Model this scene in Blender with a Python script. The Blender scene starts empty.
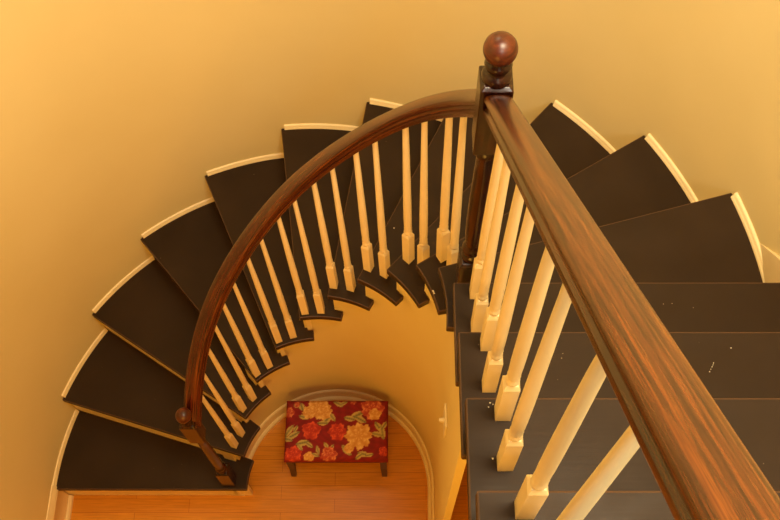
import bpy, math, random
from mathutils import Matrix, Vector
from math import sin, cos, pi, radians, degrees, hypot, atan2

random.seed(7)
S = bpy.context.scene
COL = S.collection
H = 0.19                       # rise of one step
RO = 1.145                     # outer wall radius on the left
ROR = 1.127                    # and on the right
RI = 0.407                     # inner wall radius (upper part)
STEP = 180.0 / 11.0            # angle of one winder
GO = 0.187                     # going of the straight flight


# ------------------------------------------------------------------ helpers
class MB:
    """collects shapes into one mesh"""
    def __init__(self):
        self.v = []; self.f = []; self.uv = []

    def add(self, vs, fs, uvs=None):
        o = len(self.v)
        self.v += [tuple(p) for p in vs]
        for i, f in enumerate(fs):
            self.f.append(tuple(o + a for a in f))
            self.uv.append(uvs[i] if uvs else None)
        return self

    def box(self, c, s, rz=0.0):
        vs = []
        for z in (-.5, .5):
            for x, y in ((-.5, -.5), (.5, -.5), (.5, .5), (-.5, .5)):
                X, Y = x * s[0], y * s[1]
                vs.append((c[0] + X * cos(rz) - Y * sin(rz), c[1] + X * sin(rz) + Y * cos(rz), c[2] + z * s[2]))
        return self.add(vs, [(3, 2, 1, 0), (4, 5, 6, 7), (0, 1, 5, 4), (1, 2, 6, 5), (2, 3, 7, 6), (3, 0, 4, 7)])

    def prism(self, poly, z0, z1):
        """poly: counter-clockwise plan outline"""
        n = len(poly)
        vs = [(x, y, z0) for x, y in poly] + [(x, y, z1) for x, y in poly]
        fs = [tuple(range(n - 1, -1, -1)), tuple(range(n, 2 * n))]
        fs += [(i, (i + 1) % n, n + (i + 1) % n, n + i) for i in range(n)]
        return self.add(vs, fs)

    def lathe(self, prof, seg=24, c=(0, 0, 0)):
        """prof: (radius, z) from bottom to top"""
        vs = []; fs = []
        for r, z in prof:
            for i in range(seg):
                a = 2 * pi * i / seg
                vs.append((c[0] + r * cos(a), c[1] + r * sin(a), c[2] + z))
        m = len(prof)
        for j in range(m - 1):
            for i in range(seg):
                k = (i + 1) % seg
                fs.append((j * seg + i, j * seg + k, (j + 1) * seg + k, (j + 1) * seg + i))
        fs.append(tuple(range(seg - 1, -1, -1)))
        fs.append(tuple((m - 1) * seg + i for i in range(seg)))
        return self.add(vs, fs)

    def sweep(self, path, prof, closed=True, normals=None):
        """path: points; normals: horizontal outward unit vectors; prof: (outward, up) outline"""
        n = len(path); m = len(prof)
        vs = []; fs = []; uvs = []
        L = [0.0]
        for i in range(1, n):
            L.append(L[-1] + math.dist(path[i], path[i - 1]))
        P = [0.0]
        for j in range(m):
            P.append(P[-1] + math.dist(prof[j], prof[(j + 1) % m]))
        for p, q in zip(path, normals):
            for a, b in prof:
                vs.append((p[0] + q[0] * a, p[1] + q[1] * a, p[2] + b))
        for i in range(n - 1):
            for j in range(m if closed else m - 1):
                k = (j + 1) % m
                fs.append((i * m + j, i * m + k, (i + 1) * m + k, (i + 1) * m + j))
                uvs.append([(L[i], P[j]), (L[i], P[j + 1]), (L[i + 1], P[j + 1]), (L[i + 1], P[j])])
        if closed:
            fs.append(tuple(range(m - 1, -1, -1))); uvs.append([(0, P[j]) for j in range(m - 1, -1, -1)])
            fs.append(tuple((n - 1) * m + j for j in range(m))); uvs.append([(L[-1], P[j]) for j in range(m)])
        return self.add(vs, fs, uvs)

    def build(self, name, mat, parent=None, smooth=False, bevel=0.0, loc=None, angle=35, edge=None):
        me = bpy.data.meshes.new(name)
        me.from_pydata(self.v, [], self.f)
        if any(self.uv):
            l = me.uv_layers.new(name='UVMap')
            for p, u in zip(me.polygons, self.uv):
                if u:
                    for li, t in zip(p.loop_indices, u):
                        l.data[li].uv = t
        me.validate(); me.update()
        if smooth:
            for p in me.polygons:
                p.use_smooth = True
            me.set_sharp_from_angle(angle=radians(angle))
        o = bpy.data.objects.new(name, me)
        COL.objects.link(o)
        if mat:
            me.materials.append(mat)
        if parent:
            o.parent = parent
        if loc:
            o.location = loc
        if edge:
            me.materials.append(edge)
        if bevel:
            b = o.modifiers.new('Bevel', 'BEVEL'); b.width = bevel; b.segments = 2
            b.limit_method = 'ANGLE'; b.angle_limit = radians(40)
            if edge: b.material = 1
        return o


def thing(name, label, cat, loc=(0, 0, 0), rz=0.0, group=None, lean=0.0):
    o = bpy.data.objects.new(name, None)
    o.empty_display_size = 0.05
    COL.objects.link(o)
    o.location = loc; o.rotation_euler = (0, lean, rz)
    o['label'] = label; o['category'] = cat
    if group:
        o['group'] = group
    return o


def struct(o):
    o['kind'] = 'structure'
    return o


def pol(r, deg):
    return (r * cos(radians(deg)), r * sin(radians(deg)))


def lin(r, g, b):
    f = lambda c: (c / 255 / 12.92) if c / 255 <= 0.04045 else ((c / 255 + 0.055) / 1.055) ** 2.4
    return (f(r), f(g), f(b), 1.0)


# ------------------------------------------------------------------ materials
class NT:
    def __init__(self, name):
        self.m = bpy.data.materials.new(name); self.m.use_nodes = True
        self.t = self.m.node_tree; self.n = self.t.nodes
        self.b = self.n['Principled BSDF']

    def new(self, typ, **kw):
        x = self.n.new(typ)
        for k, v in kw.items():
            if k in x.inputs: x.inputs[k].default_value = v
            else: setattr(x, k, v)
        return x

    def link(self, a, b): self.t.links.new(a, b)

    def coord(self, out='Object', scale=(1, 1, 1), rot=(0, 0, 0)):
        tc = self.new('ShaderNodeTexCoord'); mp = self.new('ShaderNodeMapping')
        mp.inputs['Scale'].default_value = scale; mp.inputs['Rotation'].default_value = rot
        self.link(tc.outputs[out], mp.inputs['Vector'])
        return mp.outputs['Vector']

    def noise(self, vec, scale, detail=4, rough=.55, dist=0.0):
        x = self.new('ShaderNodeTexNoise'); x.inputs['Scale'].default_value = scale
        x.inputs['Detail'].default_value = detail; x.inputs['Roughness'].default_value = rough
        x.inputs['Distortion'].default_value = dist
        self.link(vec, x.inputs['Vector'])
        return x.outputs['Fac']

    def ramp(self, fac, stops):
        r = self.new('ShaderNodeValToRGB'); e = r.color_ramp.elements
        while len(e) < len(stops): e.new(0.5)
        for i, (p, c) in enumerate(stops):
            e[i].position = p; e[i].color = c
        self.link(fac, r.inputs['Fac'])
        return r.outputs['Color']

    def mix(self, fac, a, b, mode='MIX'):
        x = self.new('ShaderNodeMix', data_type='RGBA', blend_type=mode)
        for s, v in ((x.inputs[0], fac), (x.inputs[6], a), (x.inputs[7], b)):
            if hasattr(v, 'is_output'): self.link(v, s)
            else: s.default_value = v
        return x.outputs[2]

    def bump(self, h, strength=.2, dist=.002):
        x = self.new('ShaderNodeBump'); x.inputs['Strength'].default_value = strength
        x.inputs['Distance'].default_value = dist
        self.link(h, x.inputs['Height']); self.link(x.outputs['Normal'], self.b.inputs['Normal'])

    def col(self, c): 
        if hasattr(c, 'is_output'): self.link(c, self.b.inputs['Base Color'])
        else: self.b.inputs['Base Color'].default_value = c

    def set(self, **kw):
        for k, v in kw.items():
            self.b.inputs[k.replace('_', ' ')].default_value = v
        return self


def m_plaster():
    t = NT('yellow_wall_paint')
    v = t.coord('Object')
    n = t.noise(v, 2.2, 3)
    t.col(t.ramp(n, [(.3, lin(226, 204, 143)), (.7, lin(230, 209, 150))]))
    t.bump(t.noise(v, 160, 3), .10, .001)
    return t.set(Roughness=.62).m


def m_cream():
    t = NT('cream_gloss_paint')
    v = t.coord('Object')
    t.col(t.ramp(t.noise(v, 9, 3), [(.3, lin(236, 211, 158)), (.7, lin(241, 217, 166))]))
    return t.set(Roughness=.38).m


def m_tread():
    t = NT('dark_brown_tread_paint')
    v = t.coord('Object')
    base = t.ramp(t.noise(v, 5, 5), [(.3, lin(44, 31, 19)), (.7, lin(53, 38, 24))])
    vo = t.new('ShaderNodeTexVoronoi'); vo.inputs['Scale'].default_value = 46; vo.inputs['Randomness'].default_value = 1
    t.link(v, vo.inputs['Vector'])
    sp = t.ramp(vo.outputs['Distance'], [(.035, (1, 1, 1, 1)), (.05, (0, 0, 0, 1))])
    msk = t.ramp(t.noise(v, 13, 2), [(.60, (0, 0, 0, 1)), (.63, (1, 1, 1, 1))])
    both = t.mix(1.0, sp, msk, 'MULTIPLY')
    t.col(t.mix(both, base, lin(170, 150, 120)))
    gr = t.noise(t.coord('Object', (4, 60, 4)), 3, 4)
    t.bump(gr, .12, .0015)
    t.b.inputs['Specular IOR Level'].default_value = .14
    t.link(t.ramp(t.noise(v, 14, 4), [(.3, (.36, .36, .36, 1)), (.7, (.5, .5, .5, 1))]), t.b.inputs['Roughness'])
    return t.m


def m_railwood(name, dark, mid, light, wear, rough=.28, wlo=.52, whi=.72):
    """stained wood; u runs along the rail"""
    t = NT(name)
    v = t.coord('UV', (1.3, 95, 1))
    g1 = t.noise(v, 3.0, 6, .6, .15)
    base = t.ramp(g1, [(.28, dark), (.5, mid), (.72, light)])
    fine = t.noise(t.coord('UV', (2.2, 95, 1)), 3.0, 5, .65, .15)
    pores = t.ramp(fine, [(.40, (.20, .15, .11, 1)), (.54, (1, 1, 1, 1))])
    base = t.mix(.85, base, pores, 'MULTIPLY')
    w = t.noise(t.coord('UV', (1.4, 34, 1)), 1.6, 5, .65)
    wm = t.ramp(w, [(wlo, (0, 0, 0, 1)), (whi, (1, 1, 1, 1))])
    t.col(t.mix(wm, base, t.mix(.6, wear, pores, 'MULTIPLY')))
    t.bump(fine, .15, .0008)
    return t.set(Roughness=rough).m


def m_newel():
    t = NT('dark_mahogany_stain')
    v = t.coord('Object', (40, 40, 5))
    t.col(t.ramp(t.noise(v, 2.0, 5, .6, .8), [(.3, lin(20, 6, 4)), (.55, lin(42, 14, 7)), (.75, lin(72, 27, 11))]))
    return t.set(Roughness=.25).m


def m_ball():
    t = NT('worn_reddish_wood')
    v = t.coord('Object', (14, 14, 40))
    t.col(t.ramp(t.noise(v, 2.2, 5, .6, .8), [(.3, lin(52, 18, 7)), (.55, lin(84, 33, 12)), (.75, lin(112, 50, 20))]))
    return t.set(Roughness=.34).m


def m_floor():
    t = NT('orange_oak_floor')
    v = t.coord('Object')
    br = t.new('ShaderNodeTexBrick')
    br.inputs['Scale'].default_value = 1.0; br.inputs['Brick Width'].default_value = .62
    br.inputs['Row Height'].default_value = .057; br.inputs['Mortar Size'].default_value = .0012
    br.inputs['Mortar Smooth'].default_value = .3; br.offset = .37
    br.inputs['Color1'].default_value = lin(210, 136, 36); br.inputs['Color2'].default_value = lin(216, 144, 42)
    br.inputs['Mortar'].default_value = lin(178, 104, 28)
    t.link(v, br.inputs['Vector'])
    g = t.noise(t.coord('Object', (3, 60, 1)), 2.5, 6, .6, .5)
    gr = t.ramp(g, [(.3, (.72, .66, .58, 1)), (.62, (1, 1, 1, 1))])
    t.col(t.mix(.8, br.outputs['Color'], gr, 'MULTIPLY'))
    t.b.inputs['Specular IOR Level'].default_value = .35
    return t.set(Roughness=.26).m


def m_fabric():
    t = NT('floral_upholstery_print')
    a = t.new('ShaderNodeAttribute'); a.attribute_name = 'print'
    v = t.coord('Object')
    n = t.ramp(t.noise(v, 500, 2), [(.3, (.86, .86, .86, 1)), (.7, (1, 1, 1, 1))])
    t.col(t.mix(1.0, a.outputs['Color'], n, 'MULTIPLY'))
    t.bump(t.noise(v, 700, 2), .3, .0006)
    return t.set(Roughness=.8).m


def m_plain(name, c, rough=.5, **kw):
    t = NT(name)
    v = t.coord('Object')
    d = tuple(x * .88 for x in c[:3]) + (1,)
    t.col(t.ramp(t.noise(v, 25, 4), [(.3, d), (.7, c)]))
    return t.set(Roughness=rough, **kw).m


PLASTER = m_plaster(); CREAM = m_cream(); TREAD = m_tread()
OAK = m_railwood('worn_oak_rail', lin(34, 12, 3), lin(78, 34, 9), lin(110, 56, 16), lin(146, 78, 22), .27, .52, .82)
MAHOG = m_railwood('mahogany_rail', lin(30, 7, 3), lin(72, 22, 7), lin(112, 42, 13), lin(152, 78, 24), .27, .52, .76)
NEWEL = m_newel(); BALL = m_ball(); FLOOR = m_floor(); FABRIC = m_fabric()
LEG = m_plain('dark_walnut', lin(58, 32, 20), .4)
SWITCH = m_plain('ivory_plastic', lin(240, 226, 196), .35)
WORN_GLINT = m_plain('worn_tread_edge_glint', lin(78, 49, 26), .5)  # lighter bevel colour: nosing highlight painted in, together with worn paint
FLECK = m_plain('cream_paint_drip', lin(238, 226, 200), .5)

def ro_at(t):
    """outer wall radius at angle t (the shell is a little tighter on the right)"""
    u = min(1.0, max(0.0, (t - 72) / 32)); u = u * u * (3 - 2 * u)
    return ROR - .004 * sin(radians(min(180, max(0, 2 * t)))) * (1 - u) + (RO - ROR) * u

# ------------------------------------------------------------------ setting
# floor
f = MB().box((0, -.6, -.05), (2.7, 4.2, .1)).build('floor', FLOOR)
struct(f)

# outer wall: straight on the left, half round, straight on the right
TOP = 6.0
def outer_path(e, y0, n=96):
    p = [(-RO - e, y0), (-RO - e, y0 * .5)]
    p += [pol(ro_at(180 - 180 * i / n) + e, 180 - 180 * i / n) for i in range(n + 1)]
    p += [(ROR + e, y0 * .5), (ROR + e, y0)]
    return p
a = outer_path(0, -2.4); b = outer_path(.1, -2.4)
n = len(a)
w = MB()
vs = [(x, y, 0) for x, y in a] + [(x, y, TOP) for x, y in a] + [(x, y, 0) for x, y in b] + [(x, y, TOP) for x, y in b]
fs = []
for i in range(n - 1):
    fs += [(i, i + 1, n + i + 1, n + i), (2 * n + i + 1, 2 * n + i, 3 * n + i, 3 * n + i + 1),
           (n + i, n + i + 1, 3 * n + i + 1, 3 * n + i), (i + 1, i, 2 * n + i, 2 * n + i + 1)]
fs += [(0, n, 3 * n, 2 * n), (n - 1, 3 * n - 1, 4 * n - 1, 2 * n - 1)]
w.add(vs, fs)
struct(w.build('wall_outer', PLASTER, smooth=True))


wf = MB().box((0, -2.45, 1.45), (2 * RO + .2, .1, 2.9)).build('wall_front_light_blocker', PLASTER)  # unseen front wall, added to cut and warm the light low down
struct(wf)
# unseen upper landing past the straight flight, added to block light from below
struct(MB().box(((ROR - RO) / 2, -1.675, 17 * H - .125), (RO + ROR - .004, 1.45, .25)).build('landing_light_blocker', TREAD))


# inner wall round the niche under the stairs
def rbase(t):
    return RI + .002 + .052 * max(0, sin(radians(t))) ** 1.2 + (.012 if t < 1 else .012 * max(0, cos(radians(t))))

def rwall(t, z):
    k = max(0.0, 1 - z / 1.15)
    return RI + (rbase(t) - RI) * k

NOSE_BACK = .016
def theta(k):
    return 180.0 - (k - 1) * STEP

w = MB()
def wall_seg(t0, t1, top, nt=10, nz=10, th=.05):
    vs = []; fs = []
    for i in range(nt + 1):
        t = t0 + (t1 - t0) * i / nt
        for j in range(nz + 1):
            z = top * j / nz
            vs.append((*pol(rwall(t, z), t), z))
        for j in range(nz + 1):
            z = top * j / nz
            vs.append((*pol(rwall(t, z) + th, t), z))
    M = 2 * (nz + 1)
    for i in range(nt):
        for j in range(nz):
            q = i * M + j
            fs.append((q, q + M, q + M + 1, q + 1))
            q += nz + 1
            fs.append((q + M, q, q + 1, q + M + 1))
        q = i * M + nz
        fs.append((q, q + M, q + M + nz + 1, q + nz + 1))
    for i in (0, nt):
        q = i * M
        fs.append(tuple(range(q, q + nz + 1)) + tuple(range(q + 2 * nz + 1, q + nz, -1)))
    w.add(vs, fs)

def riser_theta(k):
    if k == 1: return 178.0
    return theta(k) + .3
for k in range(1, 12):
    t1 = riser_theta(k + 1) if k < 11 else 0.0
    wall_seg(riser_theta(k), t1, k * H - .029, nz=max(2, k + 1))
struct(w.build('wall_inner', PLASTER, smooth=True))
# the straight run of the inner wall with its end
ww = MB()
zt = 12 * H - .03
for (x0, x1, y0, y1, z1) in ((RI, RI + .022, -GO - .017, 0.0, zt), (RI, RI + .022, -.29, -GO - .017, zt + H)):
    nz = 8
    vs = []
    fs = []
    for j in range(nz + 1):
        z = z1 * j / nz
        xa = rwall(0, z) 
        vs += [(xa, y0, z), (x1, y0, z), (x1, y1, z), (xa, y1, z)]
    for j in range(nz):
        q = 4 * j
        for s in range(4):
            e = (s + 1) % 4
            fs.append((q + s, q + e, q + 4 + e, q + 4 + s))
    fs += [(3, 2, 1, 0), tuple(4 * nz + s for s in range(4))]
    ww.add(vs, fs)
struct(ww.build('wall_inner_straight', PLASTER))

# baseboards: profile (distance into the room, height)
BB = [(-.012, 0), (.024, 0), (.024, .008), (.019, .019), (.012, .023), (.012, .082), (.010, .090), (.004, .098), (-.012, .100)]
ts = [178 - 178 * i / 60 for i in range(61)]
path = [(*pol(rbase(t), t), 0) for t in ts] + [(rbase(0), -.15, 0), (rbase(0), -.29, 0)]
nrm = [(-cos(radians(t)), -sin(radians(t))) for t in ts] + [(-1, 0), (-1, 0)]
struct(MB().sweep(path, BB, normals=nrm).build('baseboard_niche', CREAM, smooth=True, angle=50))
BL = [(-.01, 0), (.026, 0), (.026, .010), (.020, .022), (.013, .026), (.013, .165), (.018, .172), (.018, .184), (.010, .200), (.004, .215), (-.01, .218)]
struct(MB().sweep([(-RO, .012, 0), (-RO, -.8, 0), (-RO, -2.4, 0)], BL, normals=[(1, 0)] * 3).build('baseboard_left', CREAM, smooth=True, angle=40))

# ------------------------------------------------------------------ staircase
stairs = thing('staircase', 'winding staircase of dark painted treads climbing along the yellow curved wall', 'staircase')
RIK = {1: .350, 2: .352, 3: .367, 4: .373, 5: .372, 6: .377, 7: .373, 8: .373, 9: .371, 10: .378, 11: .379, 12: .379}
RT = RO - .003

def nose(k):
    """inner and outer end of the nosing line of winder k"""
    ti = theta(k) + (1.4 if 2 <= k <= 11 else (0.0 if k == 1 else -.6))
    return pol(RIK[k], ti), pol(ro_at(theta(k)) - .003, theta(k)), ti

def shift(p, q, d):
    """the line p-q moved d to its left-hand side"""
    L = hypot(q[0] - p[0], q[1] - p[1]); nx, ny = -(q[1] - p[1]) / L, (q[0] - p[0]) / L
    return (p[0] + nx * d, p[1] + ny * d), (q[0] + nx * d, q[1] + ny * d)

def on_circle(p, q, r):
    """point of line p-q at distance r from the axis, on the far side from p"""
    dx, dy = q[0] - p[0], q[1] - p[1]
    A = dx * dx + dy * dy; B = 2 * (p[0] * dx + p[1] * dy); C = p[0] ** 2 + p[1] ** 2 - r * r
    t = (-B + math.sqrt(B * B - 4 * A * C)) / 2 / A
    return (p[0] + dx * t, p[1] + dy * t)

TH = .027
TREADS = {}
for k in range(1, 12):
    pi_, po, ti = nose(k)
    qi, qo, tj = nose(k + 1)
    # the back edge lies under riser k+1 (behind nosing k+1 in walking direction = to the right of the radial line)
    bi, bo = shift(qi, qo, -NOSE_BACK)
    rt_ = ro_at(theta(k + 1)) - .003
    b_out = on_circle(bi, bo, rt_); b_in = on_circle(bi, bo, RI - .001)
    to = degrees(atan2(po[1], po[0])); tb = degrees(atan2(b_out[1], b_out[0]))
    tin = degrees(atan2(b_in[1], b_in[0]))
    ttip = (tj if k < 11 else 0.0) - 5.3
    poly = [pi_, po]
    poly += [pol(ro_at(to + (tb - to) * i / 10) - .003, to + (tb - to) * i / 10) for i in range(1, 11)]
    poly += [b_in]
    # mitred return of the nosing, reaching past the next riser
    poly += [pol(RI - .001, tin + (ttip - tin) * i / 3) for i in range(1, 4)]
    r1 = RIK[min(k, 11)]
    poly += [pol(r1 + (RIK[k] - r1), ttip + (ti - ttip) * i / 10) for i in range(0, 10)]
    poly.reverse()
    TREADS[k] = MB().prism(poly, k * H - TH, k * H).build('tread', TREAD, stairs, bevel=.003, edge=WORN_GLINT)
    # riser
    ri_, ro_ = shift(pi_, po, -NOSE_BACK)
    rj, rp = shift(pi_, po, -NOSE_BACK - .016)
    A = on_circle(ri_, ro_, RI + .001); B = on_circle(ri_, ro_, ro_at(to) - .003); D = on_circle(rj, rp, RI + .001); E_ = on_circle(rj, rp, ro_at(to) - .003)
    if k == 1:
        A = (-.352, A[1]); D = (-.352, D[1])
    MB().prism([A, D, E_, B], (k - 1) * H + (.0005 if k == 1 else 0), k * H - TH).build('riser', CREAM, stairs)
    # skirting on the wall over the tread
    t0 = to - .6; t1 = tb + .2
    tt = [t0 + (t1 - t0) * i / 10 for i in range(11)]
    SK = [(-.003, 0), (.012, 0), (.0115, .005), (.009, .008), (.0075, .010), (.0075, .015), (.0045, .018), (-.003, .019)]
    MB().sweep([(*pol(ro_at(t), t), k * H) for t in tt], SK, normals=[(-cos(radians(t)), -sin(radians(t))) for t in tt]).build('skirting', CREAM, stairs, smooth=True, angle=50)

# straight flight
XIN = {12: .383, 13: .377, 14: .372, 15: .368, 16: .366}
for k in range(12, 17):
    y0 = -.008 - (k - 12) * .1845
    y1 = y0 - .1845 - NOSE_BACK
    xo = ROR - .014
    xi = XIN[k]
    poly = [(xi, y0), (xi, y1 - .030), (RI - .001, y1 - .030), (RI - .001, y1), (xo, y1), (xo, y0)]
    if k == 12:
        poly = [(xi, y0), (xi, y1 - .020), (RI - .001, y1 - .020), (RI - .001, y1), (xo, y1), (xo, y0)]
    TREADS[k] = MB().prism(poly, k * H - TH, k * H).build('tread', TREAD, stairs, bevel=.003, edge=WORN_GLINT)
    MB().prism([(RI + .001, y0 - NOSE_BACK - .016), (xo, y0 - NOSE_BACK - .016), (xo, y0 - NOSE_BACK), (RI + .001, y0 - NOSE_BACK)],
               (k - 1) * H, k * H - TH).build('riser', CREAM, stairs)
# old drips of cream paint on the treads
def drip(k, pts, r):
    m = MB()
    for i, (x, y) in enumerate(pts):
        q = r * (1 - .25 * (i % 2))
        out = [(x + q * (1 + .25 * sin(3 * a + i)) * cos(a), y + q * (1 + .25 * sin(3 * a + i)) * sin(a)) for a in [2 * pi * j / 10 for j in range(10)]]
        top = [(x + (u - x) * .55, y + (v - y) * .55) for u, v in out]
        vs = [(u, v, k * H - .0004) for u, v in out] + [(u, v, k * H + .0012) for u, v in top]
        m.add(vs, [tuple(range(9, -1, -1)), tuple(range(10, 20))] + [(j, (j + 1) % 10, 10 + (j + 1) % 10, 10 + j) for j in range(10)])
    m.build('paint_drip', FLECK, TREADS[k], smooth=True)
drip(10, [(.3565, .1390), (.3580, .1358), (.3592, .1322)], .0026)
drip(13, [(.8356, -.2532), (.8340, -.2570), (.8318, -.2606), (.8290, -.2650), (.8262, -.2697)], .0011)
drip(13, [(.8714, -.2245)], .0014)
drip(14, [(.4101, -.3858), (.4145, -.3880)], .0016)
drip(14, [(.4075, -.3925)], .0013)
drip(14, [(.4105, -.4735)], .0018)
drip(9, [(.2574, .4166)], .0020)
# skirt board rising along the straight wall
sb = MB()
prof = []
def nl(y): return 12 * H - (y + .008) * H / .1845
y_a, y_b = .185, -.98
vs = []
for x in (ROR - .014, ROR - .0005):
    vs += [(x, y_a, 11 * H + .001), (x, y_a, nl(y_a) + .012), (x, y_b, nl(y_b) + .012), (x, y_b, nl(y_b) - .28), (x, -.02, 11 * H - .10), (x, 0.03, 11 * H + .001)]
sb.add(vs, [(0, 1, 2, 3, 4, 5), (11, 10, 9, 8, 7, 6)] + [(i, 6 + i, 6 + (i + 1) % 6, (i + 1) % 6) for i in range(6)])
sb.build('skirt_board', CREAM, stairs, bevel=.003)

# ------------------------------------------------------------------ newel posts
def newel(x, y, z, rz, label, dz, name='newel_post', lean=0.0):
    t = thing(name, label, 'newel post', (x, y, z), rz, 'newel posts of the stair railing', lean)
    s = .051
    def block(z0, z1, nm):
        m = MB()
        a = s / 2; c = .006
        rings = [(a - c, z0), (a, z0 + c), (a, z1 - c), (a - c, z1)]
        vs = []
        for r, zz in rings:
            vs += [(-r, -r, zz), (r, -r, zz), (r, r, zz), (-r, r, zz)]
        fs = [(3, 2, 1, 0), (12, 13, 14, 15)]
        for j in range(3):
            for i in range(4):
                e = (i + 1) % 4
                fs.append((4 * j + i, 4 * j + e, 4 * j + 4 + e, 4 * j + 4 + i))
        m.add(vs, fs).build(nm, NEWEL, t, bevel=.0015)
    block(0, .205, 'lower_block')
    z2 = .600 + dz; z3 = .790 + dz
    q_ = .80
    shaft = [(.022, .203), (.026, .208), (.027, .215), (.024, .222), (.020, .226), (.023, .232), (.027, .240), (.0275, .248), (.024, .257), (.020, .262),
             (.0205, .275), (.0235, .31), (.0245, .36), (.0235, .44), (.021, .53 + dz * .6), (.019, z2 - .035), (.022, z2 - .030), (.0245, z2 - .022), (.022, z2 - .014),
             (.019, z2 - .010), (.024, z2 - .004), (.025, z2 + .002)]
    shaft = [(r * q_, zz) for r, zz in shaft]
    MB().lathe(shaft, 32).build('turned_shaft', NEWEL, t, smooth=True, angle=60)
    block(z2, z3, 'upper_block')
    neck = [(.026, z3 - .002), (.027, z3 + .006), (.025, z3 + .013), (.020, z3 + .016), (.018, z3 + .021), (.021, z3 + .028), (.024, z3 + .032), (.021, z3 + .038), (.016, z3 + .043), (.015, z3 + .052)]
    neck = [(r * .88, zz) for r, zz in neck]
    MB().lathe(neck, 32).build('neck', NEWEL, t, smooth=True, angle=60)
    R = .0258; zc = z3 + .066
    ball = [(R * sin(pi * i / 18) if 0 < i < 18 else .0006, zc - R * cos(pi * i / 18)) for i in range(19)]
    MB().lathe(ball, 32).build('ball_finial', BALL, t, smooth=True, angle=80)
    return t

newel(-.420, .036, H, 0.0, 'dark newel post with ball top standing on the lowest tread', .092)
newel(.424, .046, 11 * H, 0.0, 'dark newel post with ball top where the curved and straight rails meet', .040, lean=-.010)

# ------------------------------------------------------------------ handrails and balusters
RZ = [(5, 2.862), (25, 2.654), (27.1, 2.630), (33, 2.574), (40.1, 2.507), (50.3, 2.397), (58.8, 2.305), (67.8, 2.212), (77.3, 2.106), (87.4, 2.003), (105, 1.803), (123.2, 1.606), (141.2, 1.424), (157.2, 1.237), (165.6, 1.148), (173, 1.066), (178, 1.012)]
def rail_z(t):
    for (a, za), (b, zb) in zip(RZ, RZ[1:]):
        if t <= b:
            return za + (zb - za) * (t - a) / (b - a)
    return RZ[-1][1]
def rail_zs(t):            # smoothed
    return sum(rail_z(min(178, max(5, t + d))) for d in (-9, -6, -3, 0, 3, 6, 9)) / 7
def interp(tab, t):
    for (a, va), (b, vb) in zip(tab, tab[1:]):
        if t <= b:
            return va + (vb - va) * (t - a) / (b - a)
    return tab[-1][1]
RTAB = [(0, .418), (10, .426), (20, .442), (30, .446), (45, .431), (65, .412), (85, .402), (110, .399), (140, .398), (165, .405), (180, .412)]
def rail_r(t):
    return sum(interp(RTAB, min(180, max(0, t + d))) for d in (-8, -4, 0, 4, 8)) / 5
PROF = [(-.019, -.040), (.019, -.040), (.0235, -.037), (.0255, -.029), (.0250, -.019), (.0205, -.013), (.0200, -.004), (.0245, .003), (.0270, .009), (.0272, .015), (.0255, .021), (.0215, .0255), (.0150, .0285), (.0075, .0302), (0, .0306)]
PROF = PROF + [(-x, y) for x, y in PROF[2:-1]][::-1]

def make_baluster(parent, x, y, z, rz, top, lean=-.022, q_=1.0):
    """turned shaft with its square base block as a sub-part"""
    if top is None:
        return None
    hgt = top - z
    s = .0121
    prof = [(.0085, .158), (.0105, .163), (.0113, .168), (.0113, .172), (.0094, .177), (.0088, .181), (.0104, .186), (.0108, .190), (.0098, .195), (.0102, .202),
            (.0107, .24), (.0105, .32), (.0096, .42), (.0083, .54), (.0072, .64), (.0066, .72)]
    prof = [(r * q_, q) for r, q in prof if q < hgt - .01] + [(.0064, hgt)]
    o = MB().lathe(prof, 16).build('baluster', CREAM, parent, smooth=True, angle=60, loc=(x, y, z))
    o.rotation_euler = (Matrix.Rotation(lean, 3, 'Y') @ Matrix.Rotation(rz, 3, 'Z')).to_euler()
    vs = []
    for r, zz in ((s, 0), (s, .150), (.0085, .161)):
        vs += [(-r, -r, zz), (r, -r, zz), (r, r, zz), (-r, r, zz)]
    fs = [(3, 2, 1, 0), (8, 9, 10, 11)]
    for j in range(2):
        for i in range(4):
            e = (i + 1) % 4
            fs.append((4 * j + i, 4 * j + e, 4 * j + 4 + e, 4 * j + 4 + i))
    MB().add(vs, fs).build('base_block', CREAM, o, bevel=.001)
    return o

curved = thing('curved_balustrade', 'dark curved handrail sweeping up on slim cream balusters between the two newel posts', 'railing', (0, 0, 0))
ts = [175.5 - (175.5 - 9.9) * i / 110 for i in range(111)]
path = [(*pol(rail_r(t), t), rail_zs(t)) for t in ts]
nrm = [(cos(radians(t)), sin(radians(t))) for t in ts]
MB().sweep(path, PROF, normals=nrm).build('handrail', MAHOG, curved, smooth=True, angle=30)
OFFS = {2: (3.3, 10.7), 3: (2.2, 10.3), 4: (1.3, 9.2), 5: (1.8, 9.6), 6: (1.9, 9.7), 7: (1.1, 9.0), 8: (1.5, 8.8), 9: (3.0, 9.9), 10: (2.4, 9.4)}
for k in range(2, 11):
    for off in OFFS[k]:
        t = theta(k) - off
        r = rail_r(t) - (.002 if k < 7 else 0)
        x, y = pol(r, t)
        make_baluster(curved, x, y + (.009 if k > 6 else 0), k * H, radians(t), rail_zs(t) - .030)

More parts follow.
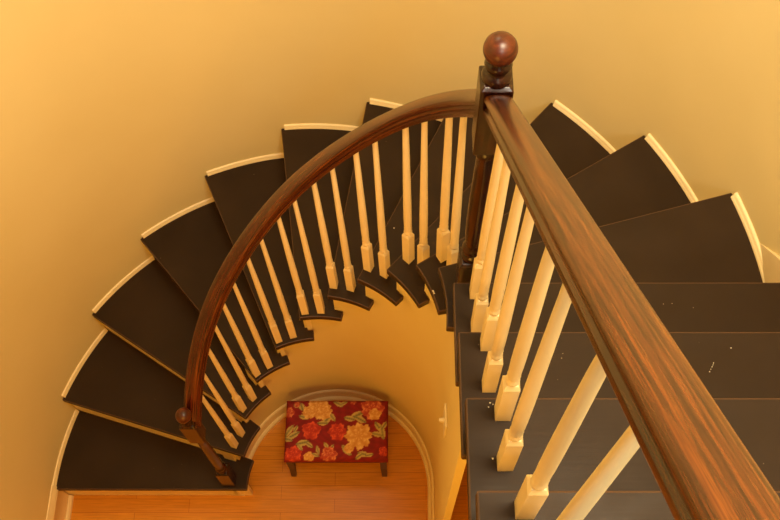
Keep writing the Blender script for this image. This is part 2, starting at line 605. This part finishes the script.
straight = thing('straight_balustrade', 'worn oak handrail rising straight toward the viewer over stout white balusters', 'railing', (0, 0, 0))
XR = .430
def top_z(y): return 2.930 - .975 * y
def rail_x(y): return .419 - .0085 * y / .75
path = [(rail_x(y), y, top_z(y) - .0306) for y in [.018 - i * .06 for i in range(19)]]
PS = [(x * .80, .0306 + (y - .0306) * .80) for x, y in PROF]
MB().sweep(path, PS, normals=[(-1, 0)] * len(path)).build('handrail', OAK, straight, smooth=True, angle=30)
for k, ys in ((12, (-.046, -.122)), (13, (-.230, -.308)), (14, (-.414, -.492)), (15, (-.598, -.676))):
    for y in ys:
        make_baluster(straight, .4285, y + .011, k * H, 0, top_z(y) - .062, -.006 + .024 * (y + .04), .92)

# ------------------------------------------------------------------ footstool
SX, SY = .418, .248
stool = thing('footstool', 'small footstool with red floral cushion and dark legs on the wood floor', 'footstool', (.018, .224, 0))
def flower_print(x, y):
    """colour of the printed cloth; x to the right and y up in units of the photograph's crop"""
    red = (118, 8, 14)
    c = red
    n = .5 + .5 * sin(x * .11 + 3 * sin(y * .05)) * sin(y * .13 + 2 * sin(x * .04))
    c = (red[0] + 26 * n, red[1] + 6 * n, red[2] + 8 * n)
    def leaf(cx, cy, l, w_, a, ca, cb):
        nonlocal c
        dx, dy = x - cx, y - cy
        u = (dx * cos(a) + dy * sin(a)) / l; v = (-dx * sin(a) + dy * cos(a)) / w_
        if abs(u) < 1 and abs(v) < (1 - u * u):
            m = min(1, abs(v) * 1.6 + .25 * abs(sin(u * 9)))
            c = tuple(p + (q - p) * m for p, q in zip(ca, cb))
    def bloom(cx, cy, R, npet, ph, cols, seed):
        nonlocal c
        dx, dy = x - cx, y - cy
        r = hypot(dx, dy) / R; a = atan2(dy, dx)
        edge = .90 + .08 * cos(npet * a + ph) + .05 * cos((2 * npet + 1) * a + seed) + .04 * sin(3 * a + seed)
        if r < edge:
            q = r / edge
            ring = q * 3.2
            i = int(ring); fr = ring - i
            pet = .5 + .5 * cos((npet - i) * a + ph + i * 1.7)
            m = max(0, min(1, .25 + .55 * fr * pet + .35 * pet * q))
            lo, hi = cols
            c = tuple(p + (s - p) * m for p, s in zip(lo, hi))
    G = (92, 88, 52); Gl = (196, 170, 96); Cr = (238, 196, 116); Am = (196, 120, 44)
    for cx, cy, l, w_, a in ((250, 222, 30, 13, -.9), (270, 210, 26, 11, .9), (232, 238, 24, 10, 0), (375, 205, 34, 16, -.5), (392, 222, 28, 13, .5), (345, 218, 26, 12, .2),
                           (150, 322, 30, 13, -.2), (178, 330, 20, 9, .6), (140, 340, 18, 8, .9), (152, 212, 24, 10, .3), (140, 165, 20, 12, 1.2), (118, 160, 14, 10, .2),
                           (296, 152, 26, 11, .5), (318, 150, 20, 9, -.5), (90, 270, 34, 12, -.9), (108, 290, 34, 12, -.5), (86, 305, 26, 11, .3), (118, 262, 18, 8, -1.1),
                           (470, 255, 32, 12, .9), (484, 275, 34, 12, 1.4), (462, 285, 26, 11, .2), (492, 245, 22, 9, -1.0), (335, 352, 30, 13, .8), (352, 338, 22, 11, -.2),
                           (405, 368, 26, 11, .2), (388, 376, 20, 9, -.6), (215, 352, 22, 8, 1.2), (206, 372, 18, 7, .4), (250, 335, 18, 8, 1.0), (272, 342, 18, 8, -.9), (430, 372, 20, 8, -.2)):
        leaf(cx, cy, l, w_, a, G if (cx * 7 + int(cy)) % 3 else (120, 110, 62), Gl)
    Co = ((150, 22, 14), (232, 92, 52)); CP = (Am, Cr); RC = ((150, 26, 20), (236, 150, 92))
    bloom(88, 190, 24, 5, .3, RC, 1); bloom(440, 172, 52, 7, .2, RC, 2); bloom(452, 198, 28, 5, 1.2, CP, 2)
    bloom(185, 270, 42, 5, .9, Co, 3); bloom(295, 275, 40, 6, .1, Co, 4); bloom(112, 372, 40, 6, 2, Co, 5); bloom(178, 382, 24, 5, .6, CP, 6)
    bloom(262, 372, 36, 6, 1.1, RC, 7); bloom(490, 357, 22, 5, .2, Co, 8); bloom(212, 170, 52, 8, .5, CP, 9); bloom(172, 192, 30, 6, .5, CP, 9); bloom(238, 190, 34, 6, 1.4, CP, 3)
    bloom(385, 292, 60, 8, .4, CP, 10); bloom(345, 345, 22, 4, .2, CP, 1); bloom(120, 155, 14, 5, 0, RC, 2); bloom(360, 143, 14, 5, 0, RC, 2)
    return c

m = MB()
NX, NY, NZ = 132, 84, 6
zt, zb = .300, .238
def seat_pt(i, j):
    u = i / NX; v = j / NY
    x = (u - .5) * SX; y = (v - .5) * SY
    e = min(min(u, 1 - u) * SX, min(v, 1 - v) * SY)
    d = .010 * (1 - min(1, e / .014)) ** 2
    dome = .008 * (1 - (2 * u - 1) ** 4) * (1 - (2 * v - 1) ** 4)
    return (x, y, zt - d + dome - .008)
vs = [seat_pt(i, j) for j in range(NY + 1) for i in range(NX + 1)]
fs = [(j * (NX + 1) + i, j * (NX + 1) + i + 1, (j + 1) * (NX + 1) + i + 1, (j + 1) * (NX + 1) + i) for j in range(NY) for i in range(NX)]
edge = [i for i in range(NX)] + [j * (NX + 1) + NX for j in range(NY)] + [NY * (NX + 1) + i for i in range(NX, 0, -1)] + [j * (NX + 1) for j in range(NY, 0, -1)]
ne = len(edge); prev = edge
for z_i in range(1, NZ + 1):
    o = len(vs)
    for e in edge:
        x, y, z = vs[e]
        g = .003 * sin(pi * z_i / NZ)
        vs.append((x * (1 + g / .2), y * (1 + g / .12), z + (zb - z) * z_i / NZ))
    cur = list(range(o, o + ne))
    for i in range(ne):
        q = (i + 1) % ne
        fs.append((prev[q], prev[i], cur[i], cur[q]))
    prev = cur
fs.append(tuple(prev[::-1]))
seat = m.add(vs, fs).build('seat_cushion', FABRIC, stool, smooth=True, angle=70)
ca = seat.data.color_attributes.new('print', 'FLOAT_COLOR', 'POINT')
for i, v in enumerate(seat.data.vertices):
    x, y, z = v.co
    dz = max(0, .285 - z)
    cx = 75 + (x / SX + .5) * 430; cy = 135 + (.5 - y / SY) * 255
    if y < -SY / 2 + .004: cy += dz * 900
    if y > SY / 2 - .004: cy -= dz * 900
    if x > SX / 2 - .003: cx += dz * 900
    if x < -SX / 2 + .003: cx -= dz * 900
    ca.data[i].color = lin(*flower_print(cx, cy))
seat['label'] = 'crimson cushion printed with cream and coral flowers'
ap = MB()
for sx in (-1, 1):
    ap.box((sx * (SX / 2 - .016), 0, .218), (.016, SY - .03, .042))
for sy in (-1, 1):
    ap.box((0, sy * (SY / 2 - .016), .218), (SX - .03, .016, .042))
ap.build('apron', LEG, stool, bevel=.001)
for sx in (-1, 1):
    for sy in (-1, 1):
        lg = MB()
        vs = []
        for z, r in ((0, .0105), (.12, .0125), (.238, .0145)):
            cx, cy = sx * (SX / 2 - .017 + (.004 if z == 0 else 0)), sy * (SY / 2 - (.006 if z == 0 else .013))
            vs += [(cx - r, cy - r, z), (cx + r, cy - r, z), (cx + r, cy + r, z), (cx - r, cy + r, z)]
        fs = [(3, 2, 1, 0), (8, 9, 10, 11)]
        for j in range(2):
            for i in range(4):
                e = (i + 1) % 4
                fs.append((4 * j + i, 4 * j + e, 4 * j + 4 + e, 4 * j + 4 + i))
        lg.add(vs, fs).build('leg', LEG, stool, bevel=.0015)

# ------------------------------------------------------------------ light switch
sw = thing('light_switch', 'ivory toggle light switch on the wall below the straight flight', 'light switch', (RI, -.062, 1.425))
MB().box((-.003, 0, 0), (.006, .070, .114)).build('cover_plate', SWITCH, sw, bevel=.002)
MB().add([(-.006, -.006, -.012), (-.006, .006, -.012), (-.006, .006, .012), (-.006, -.006, .012), (-.020, -.004, .004), (-.020, .004, .004), (-.020, .004, .012), (-.020, -.004, .012)],
         [(0, 1, 2, 3), (7, 6, 5, 4), (0, 4, 5, 1), (1, 5, 6, 2), (2, 6, 7, 3), (3, 7, 4, 0)]).build('toggle', SWITCH, sw)

# ------------------------------------------------------------------ light
W = bpy.data.worlds.new('World'); S.world = W; W.use_nodes = True
bg = W.node_tree.nodes['Background']
bg.inputs['Color'].default_value = (1.0, .80, .48, 1); bg.inputs['Strength'].default_value = .15

def area(name, loc, target, size, power, color):
    d = bpy.data.lights.new(name, 'AREA'); d.energy = power; d.color = color; d.size = size; d.shape = 'DISK'
    o = bpy.data.objects.new(name, d); COL.objects.link(o); o.location = loc
    from mathutils import Vector
    o.rotation_euler = (Vector(target) - Vector(loc)).to_track_quat('-Z', 'Y').to_euler()
    return o
area('ceiling_lamp', (.68, -.5, 4.65), (.5, .9, 2.6), .8, 61, (1.0, .85, .57))
area('stair_window', (-.05, .95, 4.4), (.1, -.1, 1.0), .55, 7, (1.0, .86, .58))
area('foyer_lamp', (.0, -1.75, 2.35), (.05, .3, .5), 1.1, 25, (1.0, .50, .07))
area('hall_window', (.55, -2.25, 4.7), (.4, .5, 2.3), .8, 40, (1.0, .90, .74))

# ------------------------------------------------------------------ camera
cx, cy, cz, pitch, yaw, roll, fpx = 0.263166, -0.823697, 4.096394, 1.125172, -0.014846, -0.014038, 947.96
from mathutils import Matrix, Vector
fw = Vector((sin(yaw) * cos(pitch), cos(yaw) * cos(pitch), -sin(pitch)))
rt = Vector((cos(yaw), -sin(yaw), 0)); up = rt.cross(fw)
r2 = cos(roll) * rt + sin(roll) * up; u2 = -sin(roll) * rt + cos(roll) * up
cd = bpy.data.cameras.new('Camera'); cam = bpy.data.objects.new('Camera', cd); COL.objects.link(cam)
M3 = Matrix((r2, u2, -fw)).transposed()
cam.matrix_world = Matrix.Translation((cx, cy, cz)) @ M3.to_4x4()
cd.sensor_width = 36; cd.lens = fpx * 36 / 780; cd.clip_start = .02
S.camera = cam
vs_ = S.view_settings
vs_.view_transform = 'Standard'; vs_.look = 'None'; vs_.exposure = 0.0; vs_.gamma = 1.0; vs_.use_curve_mapping = False
S.render.film_transparent = False
